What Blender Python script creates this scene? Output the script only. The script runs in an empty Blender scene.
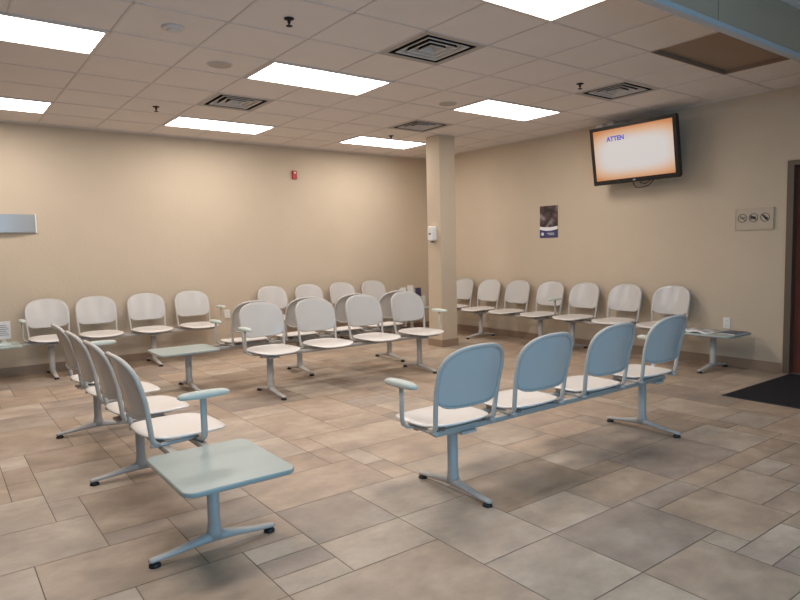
import bpy, math, random
from mathutils import Vector, Matrix

SC = bpy.context.scene
COL = SC.collection
PI = math.pi
T = 0.6096                      # ceiling module, metres

# ------------------------------------------------------------------ camera
CAM = (-2.3372, -4.779, 1.3636)
yaw, pitch, roll = 0.6415, -0.0795, -0.0217
cy, sy, cp, sp, cr, sr = math.cos(yaw), math.sin(yaw), math.cos(pitch), math.sin(pitch), math.cos(roll), math.sin(roll)
Fv = Vector((sy*cp, cy*cp, sp)); R0 = Vector((cy, -sy, 0)); U0 = R0.cross(Fv)
Rv = R0*cr + U0*sr; Uv = -R0*sr + U0*cr
cam_d = bpy.data.cameras.new('camera'); cam = bpy.data.objects.new('camera', cam_d); COL.objects.link(cam)
m3 = Matrix((Rv, Uv, -Fv)).transposed()
cam.matrix_world = Matrix.Translation(CAM) @ m3.to_4x4()
cam_d.sensor_fit = 'HORIZONTAL'; cam_d.sensor_width = 36; cam_d.lens = 628.05/800*36
cam_d.clip_start = 0.05
SC.camera = cam

# ------------------------------------------------------------------ light & exposure
SC.view_settings.view_transform = 'Standard'; SC.view_settings.look = 'None'
SC.view_settings.gamma = 1.0; SC.view_settings.exposure = 0.0
SC.view_settings.use_curve_mapping = False
SC.cycles.use_denoising = True
SC.cycles.max_bounces = 8; SC.cycles.diffuse_bounces = 5
SC.cycles.sample_clamp_indirect = 6
LIGHT_E = 14.5                   # ceiling troffers
LIGHT_C = (1.0, 0.935, 0.875)
DAY_E = 108.0                   # daylight through the window behind the camera
DAY_C = (0.24, 0.61, 0.96)
w = bpy.data.worlds.new('world'); SC.world = w; w.use_nodes = True
w.node_tree.nodes['Background'].inputs[0].default_value = (0.45, 0.65, 0.9, 1)
w.node_tree.nodes['Background'].inputs[1].default_value = 0.15
ld = bpy.data.lights.new('window_daylight', 'AREA'); ld.shape = 'RECTANGLE'; ld.size = 3.4; ld.size_y = 1.5
ld.energy = DAY_E; ld.color = DAY_C
lo = bpy.data.objects.new('window_daylight', ld); COL.objects.link(lo)
lo.location = (-1.0, -6.9, 1.35); lo.rotation_euler = (PI/2, 0, 0)      # shines towards +y

# ------------------------------------------------------------------ materials
MATS = {}
def new_mat(name):
    m = bpy.data.materials.new(name); m.use_nodes = True
    MATS[name] = m
    return m, m.node_tree.nodes, m.node_tree.links, m.node_tree.nodes['Principled BSDF']
def lin(c):
    return tuple(((v/255)/12.92 if v/255 <= 0.04045 else ((v/255+0.055)/1.055)**2.4) for v in c)
def mat(name, col, rough=0.5, metal=0.0, var=0.06, scale=6.0, bump=0.0, bscale=60, spec=0.5, coat=0):
    m, n, l, p = new_mat(name)
    tc = n.new('ShaderNodeTexCoord'); nz = n.new('ShaderNodeTexNoise')
    nz.inputs['Scale'].default_value = scale; nz.inputs['Detail'].default_value = 4
    l.new(tc.outputs['Object'], nz.inputs['Vector'])
    mx = n.new('ShaderNodeMix'); mx.data_type = 'RGBA'
    a = tuple(max(0, v*(1-var)) for v in col); b = tuple(min(1, v*(1+var)) for v in col)
    mx.inputs['A'].default_value = (*a, 1); mx.inputs['B'].default_value = (*b, 1)
    l.new(nz.outputs['Fac'], mx.inputs['Factor']); l.new(mx.outputs['Result'], p.inputs['Base Color'])
    p.inputs['Roughness'].default_value = rough; p.inputs['Metallic'].default_value = metal
    p.inputs['Specular IOR Level'].default_value = spec
    p.inputs['Coat Weight'].default_value = coat
    if bump:
        nb = n.new('ShaderNodeTexNoise'); nb.inputs['Scale'].default_value = bscale; nb.inputs['Detail'].default_value = 3
        l.new(tc.outputs['Object'], nb.inputs['Vector'])
        bp = n.new('ShaderNodeBump'); bp.inputs['Strength'].default_value = bump; bp.inputs['Distance'].default_value = 0.01
        l.new(nb.outputs['Fac'], bp.inputs['Height']); l.new(bp.outputs['Normal'], p.inputs['Normal'])
    return m
def emit(name, col, strength):
    m, n, l, p = new_mat(name)
    p.inputs['Base Color'].default_value = (0.8, 0.8, 0.8, 1)
    p.inputs['Emission Color'].default_value = (*col, 1); p.inputs['Emission Strength'].default_value = strength
    return m

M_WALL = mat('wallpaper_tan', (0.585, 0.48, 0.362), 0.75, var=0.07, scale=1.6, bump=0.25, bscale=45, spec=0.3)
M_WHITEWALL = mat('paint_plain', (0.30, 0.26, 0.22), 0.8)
M_TILE_C = mat('ceiling_board', (0.75, 0.69, 0.655), 0.9, var=0.05, scale=3, bump=0.35, bscale=160, spec=0.1)
M_TBAR = mat('ceiling_grid_metal', (0.65, 0.59, 0.56), 0.5, spec=0.3)
M_BASE = mat('base_tile', (0.33, 0.23, 0.16), 0.45, var=0.2, scale=5)
M_SEAT = mat('seat_plastic', (0.74, 0.70, 0.665), 0.30, var=0.03, bump=0.04, bscale=300)
M_BACK = mat('back_plastic', (0.56, 0.54, 0.52), 0.22, var=0.03, bump=0.04, bscale=300)
M_FRAME = mat('frame_paint', (0.50, 0.475, 0.445), 0.42, var=0.03)
M_RAIL = mat('rail_paint', (0.40, 0.375, 0.345), 0.45, var=0.05)
M_PAD = mat('armrest_pad', (0.53, 0.58, 0.53), 0.45, var=0.03)
M_TABLE = mat('table_laminate', (0.36, 0.42, 0.40), 0.32, var=0.05, scale=4)
M_RUBBER = mat('black_rubber', (0.015, 0.015, 0.017), 0.5)
M_TROFFER = mat('troffer_frame', (0.62, 0.56, 0.52), 0.5)
M_LIGHT = emit('troffer_diffuser', LIGHT_C, LIGHT_E)
M_VENT = mat('vent_metal', (0.40, 0.36, 0.33), 0.5)
M_LOUV = mat('louvre_metal', (0.60, 0.55, 0.51), 0.5)
M_DARK = mat('duct_and_shade_dark', (0.018, 0.016, 0.016), 0.8)
M_BROWNP = mat('aged_panel', (0.30, 0.22, 0.165), 0.85, var=0.08)
M_PLAST_W = mat('white_plastic', (0.78, 0.77, 0.74), 0.4, var=0.02)
M_RED = mat('red_plastic', (0.42, 0.02, 0.02), 0.4)
M_BLACK = mat('tv_black', (0.012, 0.010, 0.010), 0.3)
M_STEEL = mat('brushed_metal', (0.36, 0.38, 0.40), 0.38, metal=0.35, var=0.10, scale=3)
M_DOORF = mat('door_frame_paint', (0.13, 0.095, 0.065), 0.5)
M_DOOR = mat('door_wood', (0.16, 0.035, 0.020), 0.6, var=0.3, scale=4)
M_MAT = mat('mat_fibre', (0.030, 0.030, 0.034), 0.95, var=0.25, scale=60, bump=0.8, bscale=250, spec=0.1)
M_MATEDGE = mat('mat_rubber_edge', (0.02, 0.02, 0.022), 0.7)
M_PLATE = mat('plate_beige', (0.52, 0.43, 0.33), 0.45)
M_PLATEINK = mat('plate_ink', (0.13, 0.11, 0.10), 0.6)
M_HEADER = mat('header_green_grey', (0.40, 0.29, 0.20), 0.45, var=0.08, scale=1.2)
M_ALU = mat('header_rail', (0.42, 0.42, 0.42), 0.45)
M_PAPER = mat('paper_white', (0.80, 0.79, 0.80), 0.7, var=0.02)
M_INK = mat('ink_grey', (0.12, 0.12, 0.15), 0.7, var=0.3, scale=40)
M_PRINT = mat('printed_column', (0.42, 0.42, 0.44), 0.7, var=0.35, scale=60)
M_PURPLE = mat('cover_violet', (0.06, 0.05, 0.12), 0.5, var=0.4, scale=20)
M_NAVY = mat('poster_navy', (0.045, 0.05, 0.14), 0.5, var=0.15)

# clear acrylic
M_ACRYL, _n, _l, _p = new_mat('clear_acrylic')
_p.inputs['Base Color'].default_value = (0.85, 0.92, 0.9, 1); _p.inputs['Roughness'].default_value = 0.1
_p.inputs['Alpha'].default_value = 0.35

# poster photograph: dark, mottled print
M_PHOTO, n, l, p = new_mat('poster_print')
tc = n.new('ShaderNodeTexCoord'); nz = n.new('ShaderNodeTexNoise'); nz.inputs['Scale'].default_value = 9; nz.inputs['Detail'].default_value = 5
l.new(tc.outputs['Object'], nz.inputs['Vector'])
rp = n.new('ShaderNodeValToRGB'); rp.color_ramp.elements[0].position = 0.38; rp.color_ramp.elements[0].color = (0.03, 0.018, 0.016, 1)
rp.color_ramp.elements[1].position = 0.72; rp.color_ramp.elements[1].color = (0.36, 0.33, 0.33, 1)
e = rp.color_ramp.elements.new(0.52); e.color = (0.09, 0.055, 0.055, 1)
l.new(nz.outputs['Fac'], rp.inputs['Fac']); l.new(rp.outputs['Color'], p.inputs['Base Color']); p.inputs['Roughness'].default_value = 0.4

# tv picture: orange page with pale middle (screen content, object space x = width, y = height)
M_SCREEN, n, l, p = new_mat('tv_picture')
tc = n.new('ShaderNodeTexCoord'); sx = n.new('ShaderNodeSeparateXYZ'); l.new(tc.outputs['Object'], sx.inputs['Vector'])
def mth(op, a, b=None):
    q = n.new('ShaderNodeMath'); q.operation = op
    for i, v in enumerate((a, b)):
        if v is None: continue
        if isinstance(v, (int, float)): q.inputs[i].default_value = v
        else: l.new(v, q.inputs[i])
    return q.outputs[0]
ay = mth('ABSOLUTE', mth('ADD', sx.outputs['Y'], 0.005)); ay = mth('DIVIDE', ay, 0.31); ay = mth('POWER', ay, 3.0)
ax = mth('ABSOLUTE', mth('SUBTRACT', sx.outputs['X'], 0.02)); ax = mth('DIVIDE', ax, 0.51); ax = mth('MULTIPLY', mth('POWER', ax, 4.0), 0.32)
fac = mth('ADD', ay, ax)
rp = n.new('ShaderNodeValToRGB')
rp.color_ramp.elements[0].color = (*lin((226, 218, 214)), 1); rp.color_ramp.elements[0].position = 0.12
rp.color_ramp.elements[1].color = (*lin((214, 140, 84)), 1); rp.color_ramp.elements[1].position = 1.0
e = rp.color_ramp.elements.new(0.5); e.color = (*lin((228, 184, 150)), 1)
l.new(fac, rp.inputs['Fac']); l.new(rp.outputs['Color'], p.inputs['Emission Color'])
p.inputs['Emission Strength'].default_value = 0.80; p.inputs['Base Color'].default_value = (0.02, 0.02, 0.02, 1); p.inputs['Roughness'].default_value = 0.35
M_BLUETXT = emit('tv_blue_letters', lin((70, 80, 190)), 0.9)
M_BLUETXT.node_tree.nodes['Principled BSDF'].inputs['Base Color'].default_value = (0.02, 0.02, 0.1, 1)
M_PALETXT = emit('tv_pale_letters', lin((196, 190, 214)), 0.9)
M_PALETXT.node_tree.nodes['Principled BSDF'].inputs['Base Color'].default_value = (0.02, 0.02, 0.02, 1)

# floor tile: per-tile tone from a face-corner colour attribute + clouding
M_FLOOR, n, l, p = new_mat('floor_stone_tile')
at = n.new('ShaderNodeAttribute'); at.attribute_name = 'tone'
tc = n.new('ShaderNodeTexCoord')
n1 = n.new('ShaderNodeTexNoise'); n1.inputs['Scale'].default_value = 2.6; n1.inputs['Detail'].default_value = 6; n1.inputs['Roughness'].default_value = 0.6
n2 = n.new('ShaderNodeTexNoise'); n2.inputs['Scale'].default_value = 9; n2.inputs['Detail'].default_value = 8; n2.inputs['Roughness'].default_value = 0.65
mp = n.new('ShaderNodeMapping'); mp.inputs['Scale'].default_value = (1, 1.3, 1)
ofs = n.new('ShaderNodeVectorMath'); ofs.operation = 'MULTIPLY_ADD'; ofs.inputs[1].default_value = (7, 5, 9)
l.new(at.outputs['Color'], ofs.inputs[0]); l.new(tc.outputs['Object'], ofs.inputs[2])
l.new(ofs.outputs[0], mp.inputs['Vector']); l.new(mp.outputs[0], n1.inputs['Vector']); l.new(mp.outputs[0], n2.inputs['Vector'])
r1 = n.new('ShaderNodeValToRGB')
r1.color_ramp.elements[0].position = 0.25; r1.color_ramp.elements[0].color = (0.265, 0.218, 0.185, 1)
r1.color_ramp.elements[1].position = 0.75; r1.color_ramp.elements[1].color = (0.51, 0.435, 0.36, 1)
e = r1.color_ramp.elements.new(0.5); e.color = (0.385, 0.308, 0.245, 1)
l.new(n1.outputs['Fac'], r1.inputs['Fac'])
m1 = n.new('ShaderNodeMix'); m1.data_type = 'RGBA'; m1.blend_type = 'MULTIPLY'; m1.inputs['Factor'].default_value = 1
l.new(r1.outputs['Color'], m1.inputs['A']); 
hs = n.new('ShaderNodeMix'); hs.data_type = 'RGBA'; hs.inputs['A'].default_value = (0.78, 0.78, 0.79, 1); hs.inputs['B'].default_value = (1.26, 1.25, 1.23, 1)
l.new(n2.outputs['Fac'], hs.inputs['Factor']); l.new(hs.outputs['Result'], m1.inputs['B'])
m2 = n.new('ShaderNodeMix'); m2.data_type = 'RGBA'; m2.blend_type = 'MULTIPLY'; m2.inputs['Factor'].default_value = 1
at2 = n.new('ShaderNodeAttribute'); at2.attribute_name = 'tint'
l.new(m1.outputs['Result'], m2.inputs['A']); l.new(at2.outputs['Color'], m2.inputs['B'])
l.new(m2.outputs['Result'], p.inputs['Base Color'])
rr = n.new('ShaderNodeMapRange'); rr.inputs['To Min'].default_value = 0.36; rr.inputs['To Max'].default_value = 0.58
l.new(n2.outputs['Fac'], rr.inputs['Value']); l.new(rr.outputs[0], p.inputs['Roughness'])
bp = n.new('ShaderNodeBump'); bp.inputs['Strength'].default_value = 0.15; bp.inputs['Distance'].default_value = 0.004
l.new(n2.outputs['Fac'], bp.inputs['Height']); l.new(bp.outputs['Normal'], p.inputs['Normal'])
M_GROUT = mat('floor_grout', (0.20, 0.155, 0.125), 0.9)

# ------------------------------------------------------------------ mesh helpers
class MB:
    def __init__(s): s.v = []; s.f = []; s.sm = []
    def add(s, vs, fs, smooth=False):
        b = len(s.v); s.v += [tuple(q) for q in vs]
        for f in fs: s.f.append([b+i for i in f]); s.sm.append(smooth)
        return s
    def box(s, x0, x1, y0, y1, z0, z1):
        return s.add([(x, y, z) for z in (z0, z1) for y in (y0, y1) for x in (x0, x1)],
                     [(0, 2, 3, 1), (4, 5, 7, 6), (0, 1, 5, 4), (2, 6, 7, 3), (0, 4, 6, 2), (1, 3, 7, 5)])
    def prism(s, outline, z0, z1, bev=0.0, smooth=False):
        """outline (x, y) ccw, extruded in z with small bevelled edges"""
        n = len(outline); cx = sum(p[0] for p in outline)/n; cyy = sum(p[1] for p in outline)/n
        def ring(sh, z):
            out = []
            for i, (x, y) in enumerate(outline):
                a = outline[i-1]; b = outline[(i+1) % n]
                tx, ty = b[0]-a[0], b[1]-a[1]; L = math.hypot(tx, ty) or 1
                out.append((x - ty/L*sh, y + tx/L*sh, z))
            return out
        rings = [ring(0, z0), ring(0, z1)] if not bev else [ring(bev, z0), ring(bev*0.3, z0+bev*0.3), ring(0, z0+bev), ring(0, z1-bev), ring(bev*0.3, z1-bev*0.3), ring(bev, z1)]
        vs = [q for r in rings for q in r]; fs = []
        for k in range(len(rings)-1):
            for i in range(n):
                j = (i+1) % n; fs.append((k*n+i, k*n+j, (k+1)*n+j, (k+1)*n+i))
        s.add(vs, fs, True)
        b = len(s.v) - len(vs)
        s.f.append([b+i for i in range(n)][::-1]); s.sm.append(False)
        s.f.append([b+(len(rings)-1)*n+i for i in range(n)]); s.sm.append(False)
        return s
    def tube(s, path, rx, ry=None, seg=10, cap=True, up=(0, 0, 1)):
        """path of points, elliptical section rx (side) x ry (along up-ish); radii may be lists"""
        path = [Vector(p) for p in path]; n = len(path)
        rx = rx if isinstance(rx, (list, tuple)) else [rx]*n
        ry = rx if ry is None else (ry if isinstance(ry, (list, tuple)) else [ry]*n)
        vs = []; up = Vector(up)
        for i, p in enumerate(path):
            t = (path[min(i+1, n-1)] - path[max(i-1, 0)]).normalized()
            a = t.cross(up)
            if a.length < 1e-3: a = t.cross(Vector((0, 1, 0.01)))
            a.normalize(); b = a.cross(t).normalized()
            for k in range(seg):
                th = 2*PI*k/seg
                vs.append(p + a*(rx[i]*math.cos(th)) + b*(ry[i]*math.sin(th)))
        fs = []
        for i in range(n-1):
            for k in range(seg):
                j = (k+1) % seg
                fs.append((i*seg+k, i*seg+j, (i+1)*seg+j, (i+1)*seg+k))
        s.add(vs, fs, True)
        if cap:
            b = len(s.v)-len(vs)
            s.f.append([b+k for k in range(seg)][::-1]); s.sm.append(False)
            s.f.append([b+(n-1)*seg+k for k in range(seg)]); s.sm.append(False)
        return s
    def lathe(s, prof, c=(0, 0, 0), seg=24, axis='z'):
        vs = []
        for r, z in prof:
            for k in range(seg):
                th = 2*PI*k/seg; x, y = r*math.cos(th), r*math.sin(th)
                if axis == 'z': vs.append((c[0]+x, c[1]+y, c[2]+z))
                elif axis == 'x': vs.append((c[0]+z, c[1]+x, c[2]+y))
                else: vs.append((c[0]+x, c[1]-z, c[2]+y))
        fs = []
        for i in range(len(prof)-1):
            for k in range(seg):
                j = (k+1) % seg; fs.append((i*seg+k, i*seg+j, (i+1)*seg+j, (i+1)*seg+k))
        s.add(vs, fs, True); b = len(s.v)-len(vs)
        s.f.append([b+k for k in range(seg)][::-1]); s.sm.append(False)
        s.f.append([b+(len(prof)-1)*seg+k for k in range(seg)]); s.sm.append(False)
        return s
    def mesh(s, name, m):
        me = bpy.data.meshes.new(name); me.from_pydata(s.v, [], s.f); me.materials.append(m)
        me.polygons.foreach_set('use_smooth', s.sm); me.update()
        return me
def link(name, me, parent=None, loc=(0, 0, 0), rz=0.0, rot=None):
    o = bpy.data.objects.new(name, me); COL.objects.link(o)
    o.location = loc; o.rotation_euler = rot if rot else (0, 0, rz)
    if parent: o.parent = parent
    return o
def obj(name, mb, m, parent=None, loc=(0, 0, 0), rz=0.0, rot=None):
    return link(name, mb.mesh(name, m), parent, loc, rz, rot)
def tag(o, label=None, cat=None, group=None, kind=None):
    if label: o['label'] = label
    if cat: o['category'] = cat
    if group: o['group'] = group
    if kind: o['kind'] = kind
    return o
def empty(name, loc, label, cat, group=None, rz=0.0, rot=None):
    o = bpy.data.objects.new(name, None); COL.objects.link(o)
    o.location = loc; o.rotation_euler = rot if rot else (0, 0, rz); o.empty_display_size = 0.1
    return tag(o, label, cat, group)
def struct(name, mb, m, label=None):
    o = obj(name, mb, m); o['kind'] = 'structure'
    if label: o['label'] = label
    return o
def rrect(w_, h_, r, k=5, cx=0, cy_=0):
    out = []
    for sx_, sy_, a0 in ((1, 1, 0), (-1, 1, PI/2), (-1, -1, PI), (1, -1, 1.5*PI)):
        for i in range(k+1):
            a = a0 + PI/2*i/k
            out.append((cx+sx_*(w_/2-r)+r*math.cos(a), cy_+sy_*(h_/2-r)+r*math.sin(a)))
    return out

# ------------------------------------------------------------------ room shell
XL, XR, YB, YF, H = -5.6, 4.7235, 3.7431, -7.0, 2.915
struct('wall_back', MB().box(XL-0.1, XR+0.1, YB, YB+0.12, 0, H), M_WALL)
DY0, DY1, DZ = -3.05, -1.99, 2.16       # door opening in the right wall
struct('wall_right', MB().box(XR, XR+0.14, DY1, YB, 0, H).box(XR, XR+0.14, YF, DY0, 0, H).box(XR, XR+0.14, DY0, DY1, DZ, H), M_WALL)
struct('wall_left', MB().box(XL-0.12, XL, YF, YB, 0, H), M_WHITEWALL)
WX0, WX1, WZ0, WZ1 = -2.8, 0.8, 0.55, 2.15
struct('wall_front', MB().box(XL, WX0, YF-0.12, YF, 0, H).box(WX1, XR, YF-0.12, YF, 0, H)
       .box(WX0, WX1, YF-0.12, YF, 0, WZ0).box(WX0, WX1, YF-0.12, YF, WZ1, H), M_WALL)
wf = MB()
for x in (WX0+0.03, WX0+1.2, WX0+2.4, WX1-0.03): wf.box(x-0.03, x+0.03, YF-0.1, YF-0.04, WZ0, WZ1)
wf.box(WX0, WX1, YF-0.1, YF-0.04, WZ0, WZ0+0.05).box(WX0, WX1, YF-0.1, YF-0.04, WZ1-0.05, WZ1)
struct('window_1', wf, M_TROFFER)
struct('baseboard_back', MB().box(XL, XR, YB-0.012, YB, 0, 0.10), M_BASE)
struct('baseboard_right', MB().box(XR-0.012, XR, DY1+0.03, YB-0.012, 0, 0.10), M_BASE)
struct('baseboard_left', MB().box(XL, XL+0.012, YF, YB-0.012, 0, 0.10), M_BASE)

# floor: modular stone tiles on a 0.155 m module, tiles as raised faces over grout
random.seed(11)
MOD = 0.155; OX, OY = -0.965, -2.575
cells = {}
tiles = []
def put(i, j, w_, h_, tone=None):
    for a in range(w_):
        for b in range(h_):
            if (i+a, j+b) in cells: return False
    for a in range(w_):
        for b in range(h_): cells[(i+a, j+b)] = 1
    tiles.append((i, j, w_, h_, tone)); return True
WARM, GREY, PALE, TAN = (1.03, 0.96, 0.89), (0.88, 0.87, 0.88), (1.14, 1.14, 1.12), (1.08, 1.02, 0.96)
for t in ((0, 2, 3, 3, GREY), (0, 0, 3, 2, PALE), (0, 5, 5, 3, TAN), (3, -2, 3, 4, PALE), (-2, -5, 5, 5, TAN), (3, -5, 3, 3, PALE),
          (-10, 6, 5, 3, PALE), (-7, 3, 4, 3, WARM), (-13, 3, 6, 3, PALE), (6, -5, 4, 3, GREY), (6, -2, 3, 2, PALE), (9, -2, 4, 2, TAN),
          (6, 0, 5, 3, (0.95, 0.88, 0.80)), (3, 2, 3, 3, PALE), (-5, 0, 3, 3, TAN), (-8, 0, 3, 3, PALE), (10, -6, 3, 3, WARM), (13, -2, 5, 3, GREY)):
    put(*t)
i0, i1 = int((XL-OX)/MOD)-2, int((XR+0.9-OX)/MOD)+2
j0, j1 = int((YF-OY)/MOD)-2, int((YB-OY)/MOD)+2
SZ = [(5, 3), (3, 3), (3, 2), (3, 4), (5, 3), (5, 3), (6, 3), (3, 5), (4, 3), (3, 3)]
for j in range(j0, j1):
    for i in range(i0, i1):
        if (i, j) in cells: continue
        o = SZ[:]; random.shuffle(o)
        for w_, h_ in o + [(3, 1), (2, 1), (1, 2), (1, 1)]:
            if put(i, j, w_, h_): break
g = 0.0022
vs, fs, tone, tint = [], [], [], []
for i, j, w_, h_, tn in tiles:
    x0, x1 = OX+i*MOD+g, OX+(i+w_)*MOD-g; y0, y1 = OY+j*MOD+g, OY+(j+h_)*MOD-g
    x0, x1 = max(x0, XL), min(x1, XR+0.9); y0, y1 = max(y0, YF), min(y1, YB)
    if x1-x0 < 0.005 or y1-y0 < 0.005: continue
    b = len(vs); vs += [(x0, y0, 0), (x1, y0, 0), (x1, y1, 0), (x0, y1, 0)]; fs.append((b, b+1, b+2, b+3))
    if tn is None:
        q = random.random(); base = GREY if q < 0.16 else PALE if q < 0.42 else TAN if q < 0.75 else WARM
        k = random.uniform(0.93, 1.05); tn = tuple(v*k for v in base)
    rc = (random.random(), random.random(), random.random(), 1)
    tone += [rc]*4; tint += [(*tn, 1)]*4
me = bpy.data.meshes.new('floor'); me.from_pydata(vs, [], fs)
for nm, data in (('tone', tone), ('tint', tint)):
    ca = me.color_attributes.new(nm, 'FLOAT_COLOR', 'CORNER')
    for k, c in enumerate(data): ca.data[k].color = c
me.materials.append(M_FLOOR)
fl = link('floor', me); fl['kind'] = 'structure'
gb = MB().add([(XL, YF, -0.002), (XR+0.9, YF, -0.002), (XR+0.9, YB, -0.002), (XL, YB, -0.002)], [(0, 1, 2, 3)]).box(XL, XR+0.9, YF, YB, -0.1, -0.003)
obj('floor_grout', gb, M_GROUT, fl)

# ceiling: lay-in boards on the 2 ft grid; cells of lights, vents and the brown panel are left open
LIT = [(0, 0), (4, 0), (-4, 0), (-4, 4), (0, 4), (4, 4), (0, -4), (-4, -4)]  # last one continues the rows out of view, added to brighten the left floor
VENTS = [(1, -2), (0, 2), (5, -2), (4, 2)]
open_c = set()
for i, j in LIT + [(4, -4)]: open_c |= {(i, j), (i+1, j)}
open_c |= set(VENTS)
cb = MB(); ZC = H
for i in range(-10, 9):
    for j in range(-13, 8):
        if (i, j) in open_c: continue
        x0, x1, y0, y1 = max(i*T, XL), min((i+1)*T, XR), max(j*T, YF), min((j+1)*T, YB)
        if x1-x0 < 0.03 or y1-y0 < 0.03: continue
        e_ = 0.009
        cb.add([(x0+e_, y0+e_, ZC+0.005), (x1-e_, y0+e_, ZC+0.005), (x1-e_, y1-e_, ZC+0.005), (x0+e_, y1-e_, ZC+0.005)], [(0, 3, 2, 1)])
ceil = struct('ceiling', cb, M_TILE_C)
gb = MB()
for i in range(-9, 8):
    segs = []; a = YF
    for j in range(-13, 8):
        if (i-1, j) in open_c and (i, j) in open_c and any(i-1 == q[0] and j == q[1] for q in LIT+[(4, -4)]):
            segs.append((a, j*T)); a = (j+1)*T
    segs.append((a, YB))
    for a, b in segs:
        if b-a > 0.05: gb.box(i*T-0.009, i*T+0.009, a, b, ZC, ZC+0.02)
for j in range(-11, 7): gb.box(XL, XR, j*T-0.009, j*T+0.009, ZC, ZC+0.02)
gb.box(XL, XR, YB-0.022, YB, ZC-0.004, ZC+0.02).box(XR-0.022, XR, YF, YB, ZC-0.004, ZC+0.02)
obj('ceiling_grid', gb, M_TBAR, ceil)
struct('ceiling_slab', MB().box(XL-0.12, XR+0.14, YF-0.12, YB+0.12, ZC+0.18, ZC+0.25), M_DARK)

# pillar
PX, PY, PW = 3.32, 1.83, 0.28
struct('pillar', MB().box(PX, PX+PW, PY, PY+PW, 0, H), M_WALL)
struct('baseboard_pillar', MB().box(PX-0.012, PX+PW+0.012, PY-0.012, PY+PW+0.012, 0, 0.10), M_BASE)

# door in the right wall
df = MB()
df.box(XR-0.02, XR+0.15, DY1-0.05, DY1+0.012, 0, DZ+0.02).box(XR-0.02, XR+0.15, DY0-0.012, DY0+0.05, 0, DZ+0.02).box(XR-0.02, XR+0.15, DY0+0.05, DY1-0.05, DZ-0.03, DZ+0.02)
dfo = struct('door_1', df, M_DOORF)
dd = MB().box(XR+0.06, XR+0.10, DY0+0.052, DY1-0.052, 0.008, DZ-0.035)
obj('door_leaf', dd, M_DOOR, dfo)
dh = MB().lathe([(0.026, 0), (0.026, 0.012), (0.010, 0.014), (0.010, 0.05)], (XR+0.06, DY0+0.13, 1.0), 16, 'x')
obj('door_handle', MB().lathe([(0.026, -0.012), (0.026, 0)], (XR+0.06, DY0+0.13, 1.0), 16, 'x').tube([(XR+0.055, DY0+0.13, 1.0), (XR+0.015, DY0+0.13, 1.0), (XR+0.01, DY0+0.15, 1.0), (XR+0.01, DY0+0.24, 1.0)], 0.009), M_STEEL, dfo)

# header partition hanging from the ceiling near the camera
HY, HZ = -2.896, 2.60
hd = empty('hanging_partition', (0, HY, HZ), 'pale green panelled partition hanging from the ceiling above the entrance, with a blue-grey bottom rail', 'partition')
xs = [-5.6, -3.9, -2.14, -0.38, 1.374, 3.13, 4.7235]
for a, b in zip(xs[:-1], xs[1:]):
    obj('panel', MB().box(a+0.004, b-0.004, -0.02, 0.015, 0.03, H-HZ), M_HEADER, hd)
obj('bottom_rail', MB().box(XL, XR, -0.028, 0.02, 0, 0.03), M_ALU, hd)

# ------------------------------------------------------------------ ceiling fixtures
fr = MB(); W2, D2 = 2*T, T
def trof_frame():
    m = MB(); o = 0.004; b = 0.032; z0 = -0.006
    m.box(o, W2-o, o, b, z0, 0.03).box(o, W2-o, D2-b, D2-o, z0, 0.03).box(o, b, b, D2-b, z0, 0.03).box(W2-b, W2-o, b, D2-b, z0, 0.03)
    return m.mesh('fixture_frame', M_TROFFER)
me_tf = trof_frame()
me_td = MB().add([(0.03, 0.03, 0.0), (W2-0.03, 0.03, 0.0), (W2-0.03, D2-0.03, 0.0), (0.03, D2-0.03, 0.0)], [(0, 3, 2, 1)]).mesh('diffuser', M_LIGHT)
me_th = MB().box(0.02, W2-0.02, 0.02, D2-0.02, 0.03, 0.12).mesh('housing', M_TROFFER)
TL = {(0, 0): 'bright rectangular ceiling light in the middle of the ceiling, between two square vents',
      (4, 0): 'bright ceiling light nearest the television',
      (-4, 0): 'bright ceiling light at the upper left edge of the photo, largest on the left',
      (-4, 4): 'bright ceiling light at the left edge, close to the back wall',
      (0, 4): 'bright ceiling light close to the back wall, in front of the red alarm',
      (4, 4): 'small far ceiling light beside the pillar top',
      (0, -4): 'bright ceiling light cut off by the top edge of the photo, nearest the camera'}
for i, j in LIT:
    lb = TL.get((i, j), 'unseen ceiling light added above the side-on bench to brighten the near floor')
    t = empty('ceiling_light', (i*T, j*T, H), lb, 'ceiling light', 'fluorescent ceiling lights')
    link('fixture_frame', me_tf, t); link('diffuser', me_td, t); link('housing', me_th, t)
# brown unlit panel
pn = MB().box(4*T+0.01, 6*T-0.01, -4*T+0.01, -3*T-0.01, H+0.03, H+0.045)
bo = obj('ceiling_panel', pn, M_BROWNP)
tag(bo, 'dull brown unlit panel set into the ceiling beside the hanging partition', 'ceiling panel')
obj('panel_rim', MB().box(4*T+0.006, 6*T-0.006, -3*T-0.016, -3*T-0.006, H-0.004, H+0.03).box(4*T+0.006, 4*T+0.016, -4*T+0.006, -3*T-0.016, H-0.004, H+0.03)
    .box(6*T-0.016, 6*T-0.006, -4*T+0.006, -3*T-0.016, H-0.004, H+0.03), M_BROWNP, bo)

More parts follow.
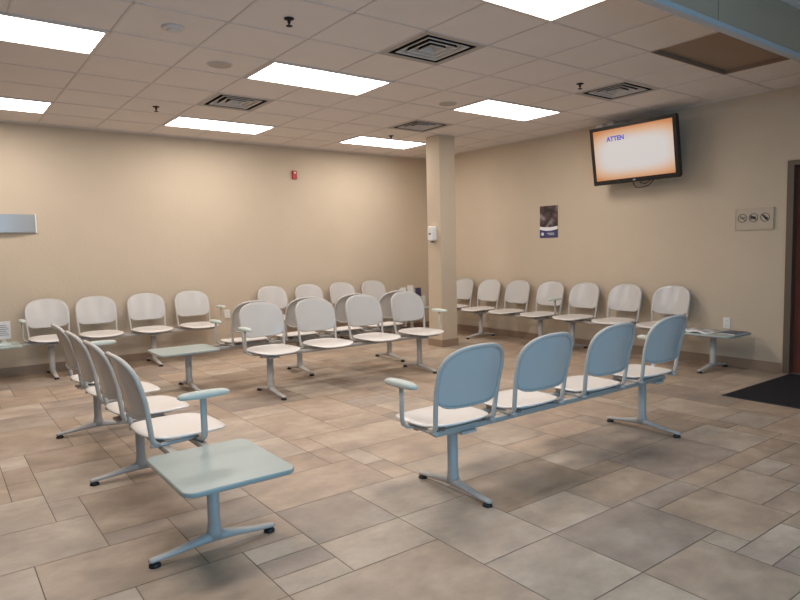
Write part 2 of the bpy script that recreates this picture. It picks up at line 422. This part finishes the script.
def vent_meshes():
    f = MB(); c = T/2
    def sq(m, r0, r1, z0, z1):     # flaring square ring: inner half-size r0 at z0 (top), outer half r1 at z1 (lower)
        vs = []
        for r, z in ((r0, z0), (r1, z1), (r1, z1+0.004), (r0, z0+0.006)):
            vs += [(c-r, c-r, z), (c+r, c-r, z), (c+r, c+r, z), (c-r, c+r, z)]
        fs_ = []
        for k in range(4):
            kk = (k+1) % 4
            for q in range(4):
                qq = (q+1) % 4; fs_.append((k*4+q, k*4+qq, kk*4+qq, kk*4+q))
        m.add(vs, fs_)
    sq(f, 0.250, 0.298, 0.000, -0.003)
    louv = []
    for r0, r1 in ((0.180, 0.206), (0.115, 0.142), (0.050, 0.080)):
        m = MB(); sq(m, r1-0.032, r1-0.014, 0.045, 0.0); sq(m, r1-0.014, r1, 0.0, -0.001); louv.append(('louvre', m.mesh('louvre', M_LOUV)))
        m = MB(); sq(m, r1-0.026, r1-0.003, 0.052, 0.008); louv.append(('louvre_shade', m.mesh('louvre_shade', M_DARK)))  # dark sheet over each louvre paints in the shade between the rings
    core = MB().box(c-0.03, c+0.03, c-0.03, c+0.03, 0.040, 0.046).mesh('centre_plate', M_VENT)
    duct = MB()
    r = 0.25
    duct.add([(c-r, c-r, 0.003), (c+r, c-r, 0.003), (c+r, c+r, 0.003), (c-r, c+r, 0.003), (c-r, c-r, 0.13), (c+r, c-r, 0.13), (c+r, c+r, 0.13), (c-r, c+r, 0.13)],
             [(0, 1, 5, 4), (1, 2, 6, 5), (2, 3, 7, 6), (3, 0, 4, 7), (4, 5, 6, 7)])
    return f.mesh('fixture_frame', M_VENT), louv, core, duct.mesh('duct', M_DARK)
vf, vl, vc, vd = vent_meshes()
VL = {(1, -2): 'largest square ceiling vent with nested louvres, at the top middle', (0, 2): 'square ceiling vent left of centre, above the left chairs',
      (5, -2): 'square ceiling vent above the television', (4, 2): 'small far square ceiling vent touching the pillar top'}
for i, j in VENTS:
    t = empty('ceiling_vent', (i*T, j*T, H), VL[(i, j)], 'ceiling vent', 'square ceiling vents')
    link('fixture_frame', vf, t); link('duct', vd, t); link('centre_plate', vc, t)
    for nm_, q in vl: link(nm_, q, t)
# sprinklers
sp_e = MB().lathe([(0.034, -0.001), (0.034, -0.006), (0.014, -0.012)], seg=20).mesh('escutcheon', M_DARK)
sp_b = MB().lathe([(0.011, -0.01), (0.011, -0.03), (0.006, -0.034), (0.006, -0.048), (0.022, -0.049), (0.022, -0.052)], seg=16).mesh('sprinkler_head', M_DARK)
for x, y, lb in ((-0.309, -0.894, 'small dark sprinkler between the top left light and the middle light'), (-0.321, 2.127, 'small dark sprinkler above the light nearest the back wall'),
                 (2.78, -0.892, 'small dark sprinkler beside the vent above the television'), (2.819, 2.248, 'small dark sprinkler in front of the far light, near the pillar')):
    t = empty('ceiling_sprinkler', (x, y, H+0.005), lb, 'sprinkler', 'ceiling sprinklers')
    link('escutcheon', sp_e, t); link('sprinkler_head', sp_b, t)
t = empty('smoke_detector', (-0.892, -0.309, H+0.005), 'round smoke detector on the ceiling tile right of the upper left light', 'smoke detector')
obj('base', MB().lathe([(0.075, 0), (0.075, -0.012), (0.06, -0.016)]), M_TBAR, t); obj('sensor_cap', MB().lathe([(0.045, -0.012), (0.042, -0.026), (0.03, -0.031)]), M_TBAR, t)
for x, y, lb in ((-0.31, 0.343, 'flat round ceiling speaker above the left vent'), (2.236, 0.407, 'flat round ceiling speaker behind the light nearest the television')):
    t = empty('ceiling_speaker', (x, y, H+0.005), lb, 'speaker', 'round ceiling speakers')
    obj('rim', MB().lathe([(0.105, 0), (0.105, -0.004), (0.095, -0.006)]), M_TBAR, t); obj('grille', MB().lathe([(0.093, -0.004), (0.093, -0.008)]), M_VENT, t)

# ------------------------------------------------------------------ beam benches
# local frame of a bench: x along the beam, sitters face +y, z up
def spow(v, p): return math.copysign(abs(v)**p, v)
def seat_mesh():
    m = MB(); seg = 40; hw, hd = 0.235, 0.228; cy0 = 0.025; z0 = 0.453
    def pt(r, a, top):
        ex = 2/2.9
        x = hw*spow(math.cos(a), ex)*r; y = hd*spow(math.sin(a), ex)*r
        dish = -0.012*(1-min(1, r*r))
        front = -0.022*max(0, (y-0.10)/0.135)**2 if y > 0.10 else 0
        lift = 0.012*max(0, (-y-0.12)/0.12) if y < -0.12 else 0
        edge = -0.006*max(0, (r-0.9)/0.1)**2 if r > 0.9 else 0
        z = z0 + dish + front + lift + (edge if top else -0.017 - edge*0.8)
        return (x, y+cy0, z)
    rs = [0.15, 0.4, 0.65, 0.82, 0.92, 0.975, 1.0]
    rings = [[pt(r, 2*PI*k/seg, True) for k in range(seg)] for r in rs] + [[pt(r, 2*PI*k/seg, False) for k in range(seg)] for r in rs[::-1]]
    vs = [q for r in rings for q in r]; fs = []
    for i in range(len(rings)-1):
        for k in range(seg): j = (k+1) % seg; fs.append((i*seg+k, i*seg+j, (i+1)*seg+j, (i+1)*seg+k)[::-1])
    n_ = len(rings)
    fs.append(tuple(range(seg))); fs.append(tuple((n_-1)*seg+k for k in range(seg))[::-1])
    return m.add(vs, fs, True)
BH, BW, BZ = 0.161, 0.222, 0.705          # half height, half width, centre height of the back
def back_y(x, z):
    s = (z-0.42)/0.46
    return -0.205 - 0.070*s - 0.05*max(0, s-0.45) + 0.045*(x/BW)**2
def back_outline(a, k=1.0):
    c_, s_ = math.cos(a), math.sin(a)
    e_ = 2/2.7 if s_ > 0 else 2/4.8
    return BW*k*spow(c_, e_), BZ + BH*k*spow(s_, e_)
def back_mesh():
    m = MB(); seg = 44
    rs = [0.12, 0.35, 0.6, 0.8, 0.93, 0.985, 1.012]
    def pt(r, a, o): x, z = back_outline(a, r); return (x, back_y(x, z)+o - (0.004 if r > 1 and o > 0 else 0), z)
    rings = [[pt(r, 2*PI*k/seg, 0.015) for k in range(seg)] for r in rs] + [[pt(r, 2*PI*k/seg, 0.003) for k in range(seg)] for r in rs[::-1]]
    vs = [q for r in rings for q in r]; fs = []
    for i in range(len(rings)-1):
        for k in range(seg): j = (k+1) % seg; fs.append((i*seg+k, i*seg+j, (i+1)*seg+j, (i+1)*seg+k))
    n_ = len(rings)
    fs.append(tuple(range(seg))[::-1]); fs.append(tuple((n_-1)*seg+k for k in range(seg)))
    return m.add(vs, fs, True)
def hoop_mesh():
    m = MB(); path = []
    for zz in (0.415, 0.427, 0.45, 0.49, 0.54, 0.59, 0.64): 
        xx = BW*(0.93+0.07*(zz-0.402)/0.25); path.append((xx, back_y(xx, zz) + (0.03 if zz < 0.42 else 0.010 if zz < 0.43 else 0), zz))
    N = 32
    for k in range(N+1):
        a = PI*k/N; x, z = back_outline(a, 1.0); path.append((x, back_y(x, z), z))
    r_ = [(-x, y, z) for x, y, z in path[:7]][::-1]
    path += r_
    n_ = len(path)
    for seg in (0,):
        m.tube(path, 0.0125, 0.0135, seg=8, up=(0, 1, 0))
    # lower lip of the shell and hinge tab onto the beam
    lip = []
    for k in range(13):
        a = -PI + 0.25 + (PI-0.5)*k/12; x, z = back_outline(a, 0.985); lip.append((x, back_y(x, z), z))
    m.tube(lip, 0.008, 0.008, seg=6, up=(0, 1, 0))
    for s_ in (-1, 1):
        xx = BW*0.93*s_
        m.tube([(xx, -0.178, 0.418), (xx, -0.14, 0.416), (xx*0.98, -0.03, 0.418), (xx*0.95, 0.06, 0.422)], 0.012, 0.011, seg=8)
    return m
def leg_mesh():
    m = MB()
    m.tube([(0, 0, 0.055), (0, 0, 0.09), (0, 0, 0.13), (0, 0, 0.368)], [0.036, 0.033, 0.032, 0.032], [0.044, 0.034, 0.028, 0.027], seg=16, up=(0, 1, 0))
    ys = [-0.298, -0.285, -0.2, -0.1, -0.04, 0, 0.04, 0.1, 0.2, 0.285, 0.298]
    zc = [0.028, 0.029, 0.036, 0.050, 0.058, 0.060, 0.058, 0.050, 0.036, 0.029, 0.028]
    rx = [0.014, 0.021, 0.023, 0.026, 0.029, 0.030, 0.029, 0.026, 0.023, 0.021, 0.014]
    rz_ = [0.007, 0.011, 0.013, 0.018, 0.024, 0.026, 0.024, 0.018, 0.013, 0.011, 0.007]
    m.tube([(0, y, z) for y, z in zip(ys, zc)], rx, rz_, seg=12)
    m.box(-0.055, 0.055, -0.14, 0.10, 0.365, 0.379)
    return m
def glide_mesh(): return MB().lathe([(0.026, 0.0), (0.027, 0.008), (0.018, 0.018), (0.010, 0.024)], seg=16)
def arm_mesh():
    path = [(-0.13, 0.02, 0.415), (-0.08, 0.02, 0.416), (-0.035, 0.02, 0.422), (-0.008, 0.02, 0.44), (0, 0.02, 0.47), (0, 0.02, 0.55), (0, 0.02, 0.645)]
    return MB().tube(path, 0.010, 0.017, seg=10, up=(0, 1, 0.01))
def pad_mesh():
    m = MB(); seg = 28; prof = [(0.5, 0.643), (0.92, 0.646), (1.0, 0.656), (0.97, 0.666), (0.8, 0.675), (0.4, 0.679)]
    vs = []
    for r, z in prof:
        for k in range(seg):
            a = 2*PI*k/seg; vs.append((0.036*r*spow(math.cos(a), 0.75), 0.025+0.135*r*spow(math.sin(a), 0.8), z))
    fs = []
    for i in range(len(prof)-1):
        for k in range(seg): j = (k+1) % seg; fs.append((i*seg+k, i*seg+j, (i+1)*seg+j, (i+1)*seg+k))
    fs.append(tuple(range(seg))[::-1]); fs.append(tuple((len(prof)-1)*seg+k for k in range(seg)))
    return m.add(vs, fs, True)
def table_mesh(): return MB().prism(rrect(0.60, 0.50, 0.055, 6), 0.388, 0.411, 0.006)
ME = {'seat': seat_mesh().mesh('seat', M_SEAT), 'back': back_mesh().mesh('backrest', M_BACK), 'hoop': hoop_mesh().mesh('back_frame', M_FRAME),
      'leg': leg_mesh().mesh('leg', M_FRAME), 'glide': glide_mesh().mesh('foot_glide', M_RUBBER), 'arm': arm_mesh().mesh('armrest', M_FRAME),
      'pad': pad_mesh().mesh('arm_pad', M_PAD), 'table': table_mesh().mesh('table_top', M_TABLE),
      'tbr': MB().box(-0.10, 0.10, -0.16, 0.16, 0.366, 0.388).mesh('table_bracket', M_RAIL),
      'sbr': MB().box(-0.12, 0.12, -0.14, 0.13, 0.407, 0.417).box(-0.10, 0.10, -0.12, -0.08, 0.417, 0.433).box(-0.10, 0.10, 0.05, 0.09, 0.417, 0.429).mesh('seat_bracket', M_RAIL)}
def bench(label, loc, rz, chairs, legs, arms, tables, beam, dy=0.0, tdy=0.0, ady=0.0):
    """positions along the local beam axis; arms = (x, side) with side the direction the post stands out"""
    t = empty('beam_bench', (*loc, 0), label, 'bench', 'waiting room beam benches', rz)
    b = MB()
    for yy in (-0.105, 0.06): b.prism(rrect(beam[1]-beam[0], 0.038, 0.006, 2, (beam[0]+beam[1])/2, yy+dy), 0.378, 0.408, 0.004)
    obj('beam', b, M_RAIL, t)
    for x in chairs:
        s_ = link('seat', ME['seat'], t, (x, dy, 0)); link('seat_bracket', ME['sbr'], s_)
        k = link('backrest', ME['back'], t, (x, dy, 0)); link('back_frame', ME['hoop'], k)
    for x in legs:
        L = link('leg', ME['leg'], t, (x, 0, 0))
        for yy in (-0.272, 0.272): link('foot_glide', ME['glide'], L, (0, yy, 0))
    for x, sd in arms:
        a = link('armrest', ME['arm'], t, (x, dy+ady, 0), 0 if sd > 0 else 0)
        if sd < 0: a.scale = (-1, 1, 1)
        p_ = link('arm_pad', ME['pad'], a); p_['label'] = 'pale green armrest pad'
    for x in tables:
        q = link('table_top', ME['table'], t, (x, tdy, 0)); q['label'] = 'pale green table top with rounded corners'
        link('table_bracket', ME['tbr'], q)
    return t
def along(ws, w0, sg): return [sg*(w_-w0) for w_ in ws]

# right front bench, backs towards the camera (faces +y)
X0 = 0.75
bench('four-seat bench in the right foreground seen from behind, its chair backs tinted blue', (X0, -2.18), 0,
      along([-0.105, 0.48, 1.12, 1.755], X0, 1), along([-0.05, 1.82], X0, 1), [(-0.385-X0, -1), (2.0-X0, 1)], [], (-0.27-X0, 1.92-X0))
# left bench (faces +x), table nearest the camera
Y0 = -0.8
lx = lambda y: -(y-Y0)
bench('side-on bench at the left ending in the large pale table nearest the camera', (-1.355, Y0), -PI/2,
      [lx(y) for y in (-1.375, -0.79, -0.175, 0.41)], [lx(-1.985), lx(-0.73), lx(0.515)], [(lx(-1.68), 1), (lx(0.76), -1)], [lx(-2.02)], (lx(0.60), lx(-2.15)), 0.018, 0.022, 0.042)
# middle bench facing the camera (faces -y)
X0 = 1.2
mx_ = lambda x: -(x-X0)
bench('cream four-seat bench in the middle of the room facing the camera', (X0, 0.75), PI,
      [mx_(x) for x in (0.25, 0.85, 1.455, 2.06)], [mx_(0.22), mx_(2.05)], [(mx_(-0.03), 1), (mx_(2.34), -1)], [], (mx_(2.28), mx_(0.10)))
# bench back to back behind it (faces +y), table at its left end
X0 = 0.95
bench('bench back to back behind the middle one, pale side table at its left end', (X0, 1.58), 0,
      along([0.33, 0.94, 1.55, 2.16], X0, 1), along([-0.29, 0.97, 2.23], X0, 1), [(0.02-X0, -1)], [-0.33-X0], (-0.45-X0, 2.32-X0))
# back wall, left run (faces -y)
X0 = -0.6
bench('cream bench along the left of the back wall, below the metal sign', (X0, 3.39), PI,
      [mx2 for mx2 in (-(x-X0) for x in (-1.26, -0.73, -0.14, 0.45))], [-(x-X0) for x in (-1.27, -0.13)], [(-(-1.545-X0), 1), (-(0.755-X0), -1)], [-(-1.87-X0)], (-(0.64-X0), -(-2.1-X0)))
# back wall, right run (faces -y)
X0 = 2.6
bench('cream bench along the back wall behind the middle bench, its end hidden by the pillar', (X0, 3.39), PI,
      [-(x-X0) for x in (1.62, 2.22, 2.81, 3.40)], [-(x-X0) for x in (1.62, 2.81, 4.0)], [], [-(4.06-X0)], (-(4.18-X0), -(1.45-X0)))
# right wall, far run (faces -x)
Y0 = 1.85
bench('cream bench along the right wall under the small poster, beside the pillar', (4.37, Y0), PI/2,
      [y-Y0 for y in (2.77, 2.18, 1.59, 0.98)], [2.15-Y0, 0.97-Y0], [(0.70-Y0, -1)], [], (0.80-Y0, 2.87-Y0))
# right wall, near run
Y0 = -0.4
bench('cream three-seat bench under the television ending in a table with an open magazine', (4.37, Y0), PI/2,
      [y-Y0 for y in (0.41, -0.20, -0.81)], [0.43-Y0, -1.42-Y0], [], [-1.42-Y0], (-1.60-Y0, 0.52-Y0))

# ------------------------------------------------------------------ small things
# television on the right wall
TVX, TVY, TVZ, TILT, TVH, TVW = 4.42, -0.40, 2.46, 0.15, 0.70, 1.13
tv = empty('television', (TVX, TVY, TVZ), 'black flat television showing an orange page, tilted down from the right wall', 'television', rot=(PI/2+TILT, 0, -PI/2))
# local: x across (towards -y), y up, z out of the screen
bz = MB(); b = 0.042
bz.box(-TVW/2, TVW/2, -TVH/2, -TVH/2+b+0.012, -0.03, 0.012).box(-TVW/2, TVW/2, TVH/2-b, TVH/2, -0.03, 0.012)
bz.box(-TVW/2, -TVW/2+b, -TVH/2+b+0.012, TVH/2-b, -0.03, 0.012).box(TVW/2-b, TVW/2, -TVH/2+b+0.012, TVH/2-b, -0.03, 0.012)
obj('bezel', bz, M_BLACK, tv)
obj('housing', MB().prism(rrect(TVW-0.01, TVH-0.01, 0.02), -0.07, -0.031, 0.008).prism(rrect(TVW*0.7, TVH*0.6, 0.04), -0.10, -0.07, 0.01), M_BLACK, tv)
scr = obj('screen', MB().box(-TVW/2+b, TVW/2-b, -TVH/2+b+0.012, TVH/2-b, -0.012, 0.004), M_SCREEN, tv)
scr['label'] = 'lit orange and white screen picture'
obj('logo_badge', MB().prism(rrect(0.035, 0.018, 0.006), 0.012, 0.0145, 0.0005, True), M_STEEL, tv, (0.0, -TVH/2+0.028, 0))
def text(name, s_, size, m, parent, loc, rot=(0, 0, 0), align='LEFT'):
    c_ = bpy.data.curves.new(name, 'FONT'); c_.body = s_; c_.size = size; c_.extrude = 0.0008; c_.align_x = align
    c_.offset = 0.0028; c_.materials.append(m)
    o = bpy.data.objects.new(name, c_); COL.objects.link(o); bpy.context.view_layer.update()
    me_ = bpy.data.meshes.new_from_object(o.evaluated_get(bpy.context.evaluated_depsgraph_get()))
    me_.materials.clear(); me_.materials.append(m); bpy.data.objects.remove(o); bpy.data.curves.remove(c_)
    return link(name, me_, parent, loc, rot=rot)
text('screen_text', 'ATTEN', 0.076, M_BLUETXT, tv, (-0.335, 0.168, 0.0055))
text('screen_text', 'T', 0.076, M_PALETXT, tv, (-0.075, 0.168, 0.0055))
obj('cable', MB().tube([(-0.05, -0.30, -0.09), (-0.07, -0.37, -0.07), (-0.02, -0.42, -0.05), (0.06, -0.425, -0.05), (0.14, -0.41, -0.06), (0.19, -0.36, -0.075), (0.18, -0.28, -0.09)], 0.006, seg=8)
    .tube([(0.0, -0.30, -0.09), (0.03, -0.375, -0.07), (0.10, -0.385, -0.06), (0.16, -0.35, -0.07), (0.15, -0.28, -0.09)], 0.005, seg=8), M_BLACK, tv)
wm = empty('television_bracket', (XR, TVY, TVZ), 'dark wall bracket holding the television', 'bracket')
obj('wall_plate', MB().box(-0.02, 0, -0.2, 0.2, -0.15, 0.22), M_BLACK, wm)
for yy in (-0.13, 0.13): obj('arm', MB().box(-0.175, -0.02, yy-0.02, yy+0.02, -0.04, 0.02), M_BLACK, wm)
t = empty('wall_conduit', (XR, 0.10, 2.86), 'pale cable raceway on the wall above the left of the television', 'raceway')
obj('channel', MB().box(-0.03, 0, -0.22, 0.22, 0.0, 0.035), M_TROFFER, t)
obj('end_box', MB().box(-0.045, 0, 0.10, 0.20, -0.02, 0.05).box(-0.045, 0, -0.06, 0.03, -0.02, 0.05), M_PLAST_W, t)

# poster
t = empty('poster', (XR-0.006, 1.113, 1.715), 'small dark poster with a blue lower band on the right wall', 'poster')
obj('print', MB().box(0, 0.005, -0.16, 0.16, -0.225, 0.225), M_PHOTO, t)
obj('lower_band', MB().box(-0.001, 0, -0.16, 0.16, -0.225, -0.115), M_NAVY, t)
sw = MB()
for k in range(8):
    a, b_ = -0.16+0.04*k, -0.16+0.04*(k+1)
    f0 = lambda y: -0.115 + 0.9*y*y; f1 = lambda y: -0.062 - 0.55*(0.16**2-y*y)
    sw.add([(-0.0015, a, f0(a)-0.012), (-0.0015, b_, f0(b_)-0.012), (-0.0015, b_, f1(b_)), (-0.0015, a, f1(a))], [(0, 3, 2, 1)])
obj('white_swoosh', sw, M_PAPER, t)
obj('text_line', MB().box(-0.002, -0.001, -0.10, 0.03, -0.165, -0.158).box(-0.002, -0.001, -0.10, 0.0, -0.185, -0.179).box(-0.002, -0.001, 0.09, 0.13, -0.19, -0.15), M_PAPER, t)

# three-pictogram plate
t = empty('wall_sign', (XR-0.012, -1.655, 1.612), 'beige wall plate with three round pictograms beside the door', 'sign')
obj('plate', MB().box(0, 0.012, -0.19, 0.19, -0.115, 0.115), M_PLATE, t)
rim = MB().box(-0.004, 0, -0.19, 0.19, 0.105, 0.115).box(-0.004, 0, -0.19, 0.19, -0.115, -0.107).box(-0.004, 0, 0.182, 0.19, -0.107, 0.105).box(-0.006, 0.012, -0.2, -0.182, -0.115, 0.115)
obj('plate_edge', rim, M_PLATE, t)
def ring_x(m, y, z, r0, r1, x=-0.003):
    vs = []; n_ = 28
    for k in range(n_):
        a = 2*PI*k/n_
        vs += [(x, y+r0*math.cos(a), z+r0*math.sin(a)), (x, y+r1*math.cos(a), z+r1*math.sin(a))]
    m.add(vs, [(2*k, 2*((k+1) % n_), 2*((k+1) % n_)+1, 2*k+1) for k in range(n_)])
def bar_x(m, y0, z0, y1, z1, w_, x=-0.004):
    dy, dz = y1-y0, z1-z0; L = math.hypot(dy, dz); ny, nz_ = -dz/L*w_/2, dy/L*w_/2
    m.add([(x, y0+ny, z0+nz_), (x, y1+ny, z1+nz_), (x, y1-ny, z1-nz_), (x, y0-ny, z0-nz_)], [(0, 1, 2, 3)])
for k, yy in enumerate((0.115, 0.0, -0.115)):
    m = MB(); 
    ring_x(m, yy, 0.012, 0.040, 0.047)
    if k == 0: bar_x(m, yy-0.025, 0.012, yy+0.025, 0.012, 0.008); bar_x(m, yy-0.028, 0.022, yy-0.018, 0.022, 0.008)
    if k == 1: m.box(-0.004, -0.002, yy-0.022, yy+0.034, -0.004, 0.024); bar_x(m, yy+0.034, 0.03, yy-0.02, 0.014, 0.012)
    if k == 2: bar_x(m, yy-0.022, -0.012, yy+0.02, 0.036, 0.020); m.box(-0.004, -0.002, yy-0.024, yy-0.004, -0.01, 0.012)
    bar_x(m, yy+0.03, 0.044, yy-0.03, -0.02, 0.007)
    obj('pictogram', m, M_PLATEINK, t)

# outlets
def outlet(loc, rz, label):
    t = empty('wall_outlet', loc, label, 'outlet', 'wall outlets', rz)
    obj('cover_plate', MB().prism(rrect(0.078, 0.122, 0.008, 3), 0, 0.007, 0.002), M_PLAST_W, t, rot=(PI/2, 0, 0))
    for zz in (0.027, -0.027):
        s_ = obj('socket', MB().prism(rrect(0.034, 0.028, 0.01, 3), 0.007, 0.009, 0.0008), M_PLAST_W, t, (0, 0, zz), rot=(PI/2, 0, 0))
        obj('slot', MB().box(-0.009, -0.006, -0.0098, -0.0085, -0.006, 0.006).box(0.006, 0.009, -0.0098, -0.0085, -0.006, 0.006), M_INK, s_, rot=(-PI/2, 0, 0))
outlet((0.98, YB, 0.517), 0, 'white wall outlet on the back wall')
outlet((XR, -1.392, 0.475), -PI/2, 'white wall outlet on the right wall above the magazine table')

# metal wall sign at left
t = empty('metal_wall_sign', (-1.62, YB, 1.765), 'curved brushed metal sign holder on the back wall at the left edge', 'sign')
vs = []; N = 16
for k in range(N+1):
    u = -0.35 + 0.67*k/N; d = -0.012 - 0.035*(1-((u+0.015)/0.335)**2)
    vs += [(u, d, -0.105), (u, d, 0.105), (u, 0, -0.105), (u, 0, 0.105)]
fs = []
for k in range(N):
    a, b_ = 4*k, 4*(k+1)
    fs += [(a, b_, b_+1, a+1), (a+1, b_+1, b_+3, a+3), (a+2, b_+2, b_, a)]
fs += [(0, 1, 3, 2), (4*N, 4*N+2, 4*N+3, 4*N+1)]
obj('curved_face', MB().add(vs, fs, False), M_STEEL, t)
obj('end_cap', MB().box(0.315, 0.328, -0.02, 0, -0.11, 0.11).box(-0.36, -0.348, -0.02, 0, -0.11, 0.11), M_PLAST_W, t)
obj('seam', MB().box(-0.115, -0.110, -0.0455, -0.044, -0.105, 0.105), M_PLAST_W, t)

# fire alarm
t = empty('fire_alarm', (2.106, YB, 2.512), 'small red fire alarm strobe high on the back wall', 'fire alarm')
obj('body', MB().box(-0.035, 0.035, -0.03, 0, -0.06, 0.06), M_RED, t)
obj('strobe_lens', MB().box(-0.012, 0.012, -0.038, -0.03, 0.02, 0.04), M_PLAST_W, t)

# dispenser on the pillar's left face
t = empty('hand_sanitizer_dispenser', (PX, PY+0.13, 1.58), 'white hand sanitizer dispenser mounted on the pillar', 'dispenser')
obj('cover', MB().prism(rrect(0.11, 0.20, 0.025), 0, 0.085, 0.012), M_PLAST_W, t, rot=(PI/2, 0, -PI/2))
obj('nozzle', MB().lathe([(0.018, -0.125), (0.022, -0.10)], (-0.05, 0, 0), 14), M_INK, t)
obj('viewing_window', MB().box(-0.0865, -0.085, -0.022, 0.022, -0.015, 0.008), M_INK, t)

# card holder + leaflets on the left table
t = empty('notice_card_stand', (-1.72, 3.46, 0.4115), 'white notice card in a clear stand on the table at the left edge', 'card stand')
obj('stand_base', MB().box(-0.09, 0.09, -0.05, 0.06, 0, 0.006), M_ACRYL, t)
obj('card', MB().box(-0.07, 0.07, 0.0, 0.006, 0.055, 0.255), M_PAPER, t, rot=(0.12, 0, 0))
obj('holder_stem', MB().box(-0.02, 0.02, 0.006, 0.014, 0.004, 0.14), M_ACRYL, t, rot=(0.12, 0, 0))
tx = MB()
for k in range(6): tx.box(-0.05, 0.05 - 0.012*(k % 3), -0.0015, 0.0, 0.10+0.022*k, 0.105+0.022*k)
obj('printed_lines', tx, M_INK, t, rot=(0.12, 0, 0))
t = empty('leaflet_tray', (-1.78, 3.27, 0.4115), 'clear leaflet tray lying on the table at the left edge', 'tray')
obj('tray', MB().box(-0.10, 0.10, -0.06, 0.06, 0, 0.004).box(-0.10, 0.10, -0.06, -0.056, 0.004, 0.03).box(-0.10, 0.10, 0.056, 0.06, 0.004, 0.03).box(0.096, 0.10, -0.056, 0.056, 0.004, 0.03).box(-0.10, -0.096, -0.056, 0.056, 0.004, 0.03), M_ACRYL, t)
obj('leaflet_stack', MB().box(-0.09, 0.09, -0.05, 0.05, 0.0045, 0.014), M_PAPER, t)

# open magazine and a closed one on the right table
def open_mag(loc, rz, label):
    t = empty('open_magazine', loc, label, 'magazine', None, rz)
    for sg in (-1, 1):
        m = MB(); N = 10; vs = []
        for k in range(N+1):
            u = k/N; x = sg*0.205*u; z = 0.004+0.026*math.sin(PI*min(1, u*1.05))**1.2*(1-u*0.55)
            vs += [(x, -0.135, z), (x, 0.135, z), (x, -0.135, max(0.0, z-0.008)), (x, 0.135, max(0.0, z-0.008))]
        fs = []
        for k in range(N):
            a, b_ = 4*k, 4*(k+1); fs += [(a, a+1, b_+1, b_), (a+2, b_+2, b_+3, a+3), (a, b_, b_+2, a+2), (a+1, a+3, b_+3, b_+1)]
        fs += [(0, 2, 3, 1), (4*N, 4*N+1, 4*N+3, 4*N+2)]
        pg = obj('page', m.add(vs, fs, True), M_PAPER, t)
        q = MB()
        for r in range(1):
            u0, u1 = 0.25, 0.85; yy = 0.09
            zz = lambda u: 0.0055+0.026*math.sin(PI*min(1, u*1.05))**1.2*(1-u*0.55)
            for s_ in range(4):
                a, b_ = u0+(u1-u0)*s_/4, u0+(u1-u0)*(s_+1)/4
                q.add([(sg*0.205*a, yy, zz(a)), (sg*0.205*b_, yy, zz(b_)), (sg*0.205*b_, yy-0.09, zz(b_)), (sg*0.205*a, yy-0.09, zz(a))], [(0, 1, 2, 3)])
        obj('print', q, M_PRINT, pg)
open_mag((4.30, -1.27, 0.4115), 1.45, 'open magazine with white pages on the table below the television')
t = empty('closed_magazine', (4.42, -1.60, 0.4115), 'dark closed magazine behind the open one on the right table', 'magazine', None, 1.50)
obj('cover', MB().box(-0.10, 0.10, -0.135, 0.135, 0.008, 0.010), M_INK, t)
obj('pages', MB().box(-0.098, 0.098, -0.132, 0.132, 0, 0.008), M_PAPER, t)

# brochure rack with upright leaflets in the far corner (on the table by the pillar)
t = empty('brochure_rack', (4.06, 3.46, 0.4115), 'clear brochure rack standing on the corner table beside the pillar', 'brochure rack')
rk = MB().box(-0.24, 0.24, -0.07, -0.066, 0, 0.18).box(-0.24, 0.24, 0.08, 0.084, 0, 0.31).box(-0.24, 0.24, -0.07, 0.084, 0, 0.004)
for x in (-0.24, -0.08, 0.08, 0.236): rk.box(x, x+0.004, -0.066, 0.08, 0.004, 0.18)
obj('rack_body', rk, M_ACRYL, t)
random.seed(4)
for k, (x, m_, h_, lb) in enumerate(((-0.17, M_PAPER, 0.33, 'white brochures standing in the rack, leftmost slot'), (-0.01, M_PAPER, 0.36, 'tall white brochures standing in the middle slot of the rack'),
                                     (0.15, M_PURPLE, 0.31, 'dark violet brochures standing in the rack slot nearest the corner'))):
    tag(obj('brochure', MB().box(-0.055, 0.055, -0.008, 0.008, 0, h_), m_, None, (4.06+x, 3.44, 0.4165), rot=(-0.12, 0, 0)), lb, 'brochure', 'brochures in the corner rack')

# entrance mat
mt = empty('floor_mat', (4.0, -2.90, 0), 'dark charcoal entrance mat on the tiles in front of the door', 'mat')
x0, x1, y0, y1 = 3.27, 4.70, -3.75, -2.055
obj('carpet', MB().prism(rrect(x1-x0-0.05, y1-y0-0.05, 0.01, 3, (x0+x1)/2-4.0, (y0+y1)/2+2.90), 0.0005, 0.012, 0.002), M_MAT, mt)
rimm = MB()
w_, h_ = x1-x0, y1-y0; cx_, cy_ = (x0+x1)/2-4.0, (y0+y1)/2+2.90
rimm.box(cx_-w_/2, cx_+w_/2, cy_-h_/2, cy_-h_/2+0.025, 0.0005, 0.006).box(cx_-w_/2, cx_+w_/2, cy_+h_/2-0.025, cy_+h_/2, 0.0005, 0.006)
rimm.box(cx_-w_/2, cx_-w_/2+0.025, cy_-h_/2+0.025, cy_+h_/2-0.025, 0.0005, 0.006).box(cx_+w_/2-0.025, cx_+w_/2, cy_-h_/2+0.025, cy_+h_/2-0.025, 0.0005, 0.006)
obj('rubber_edge', rimm, M_MATEDGE, mt)
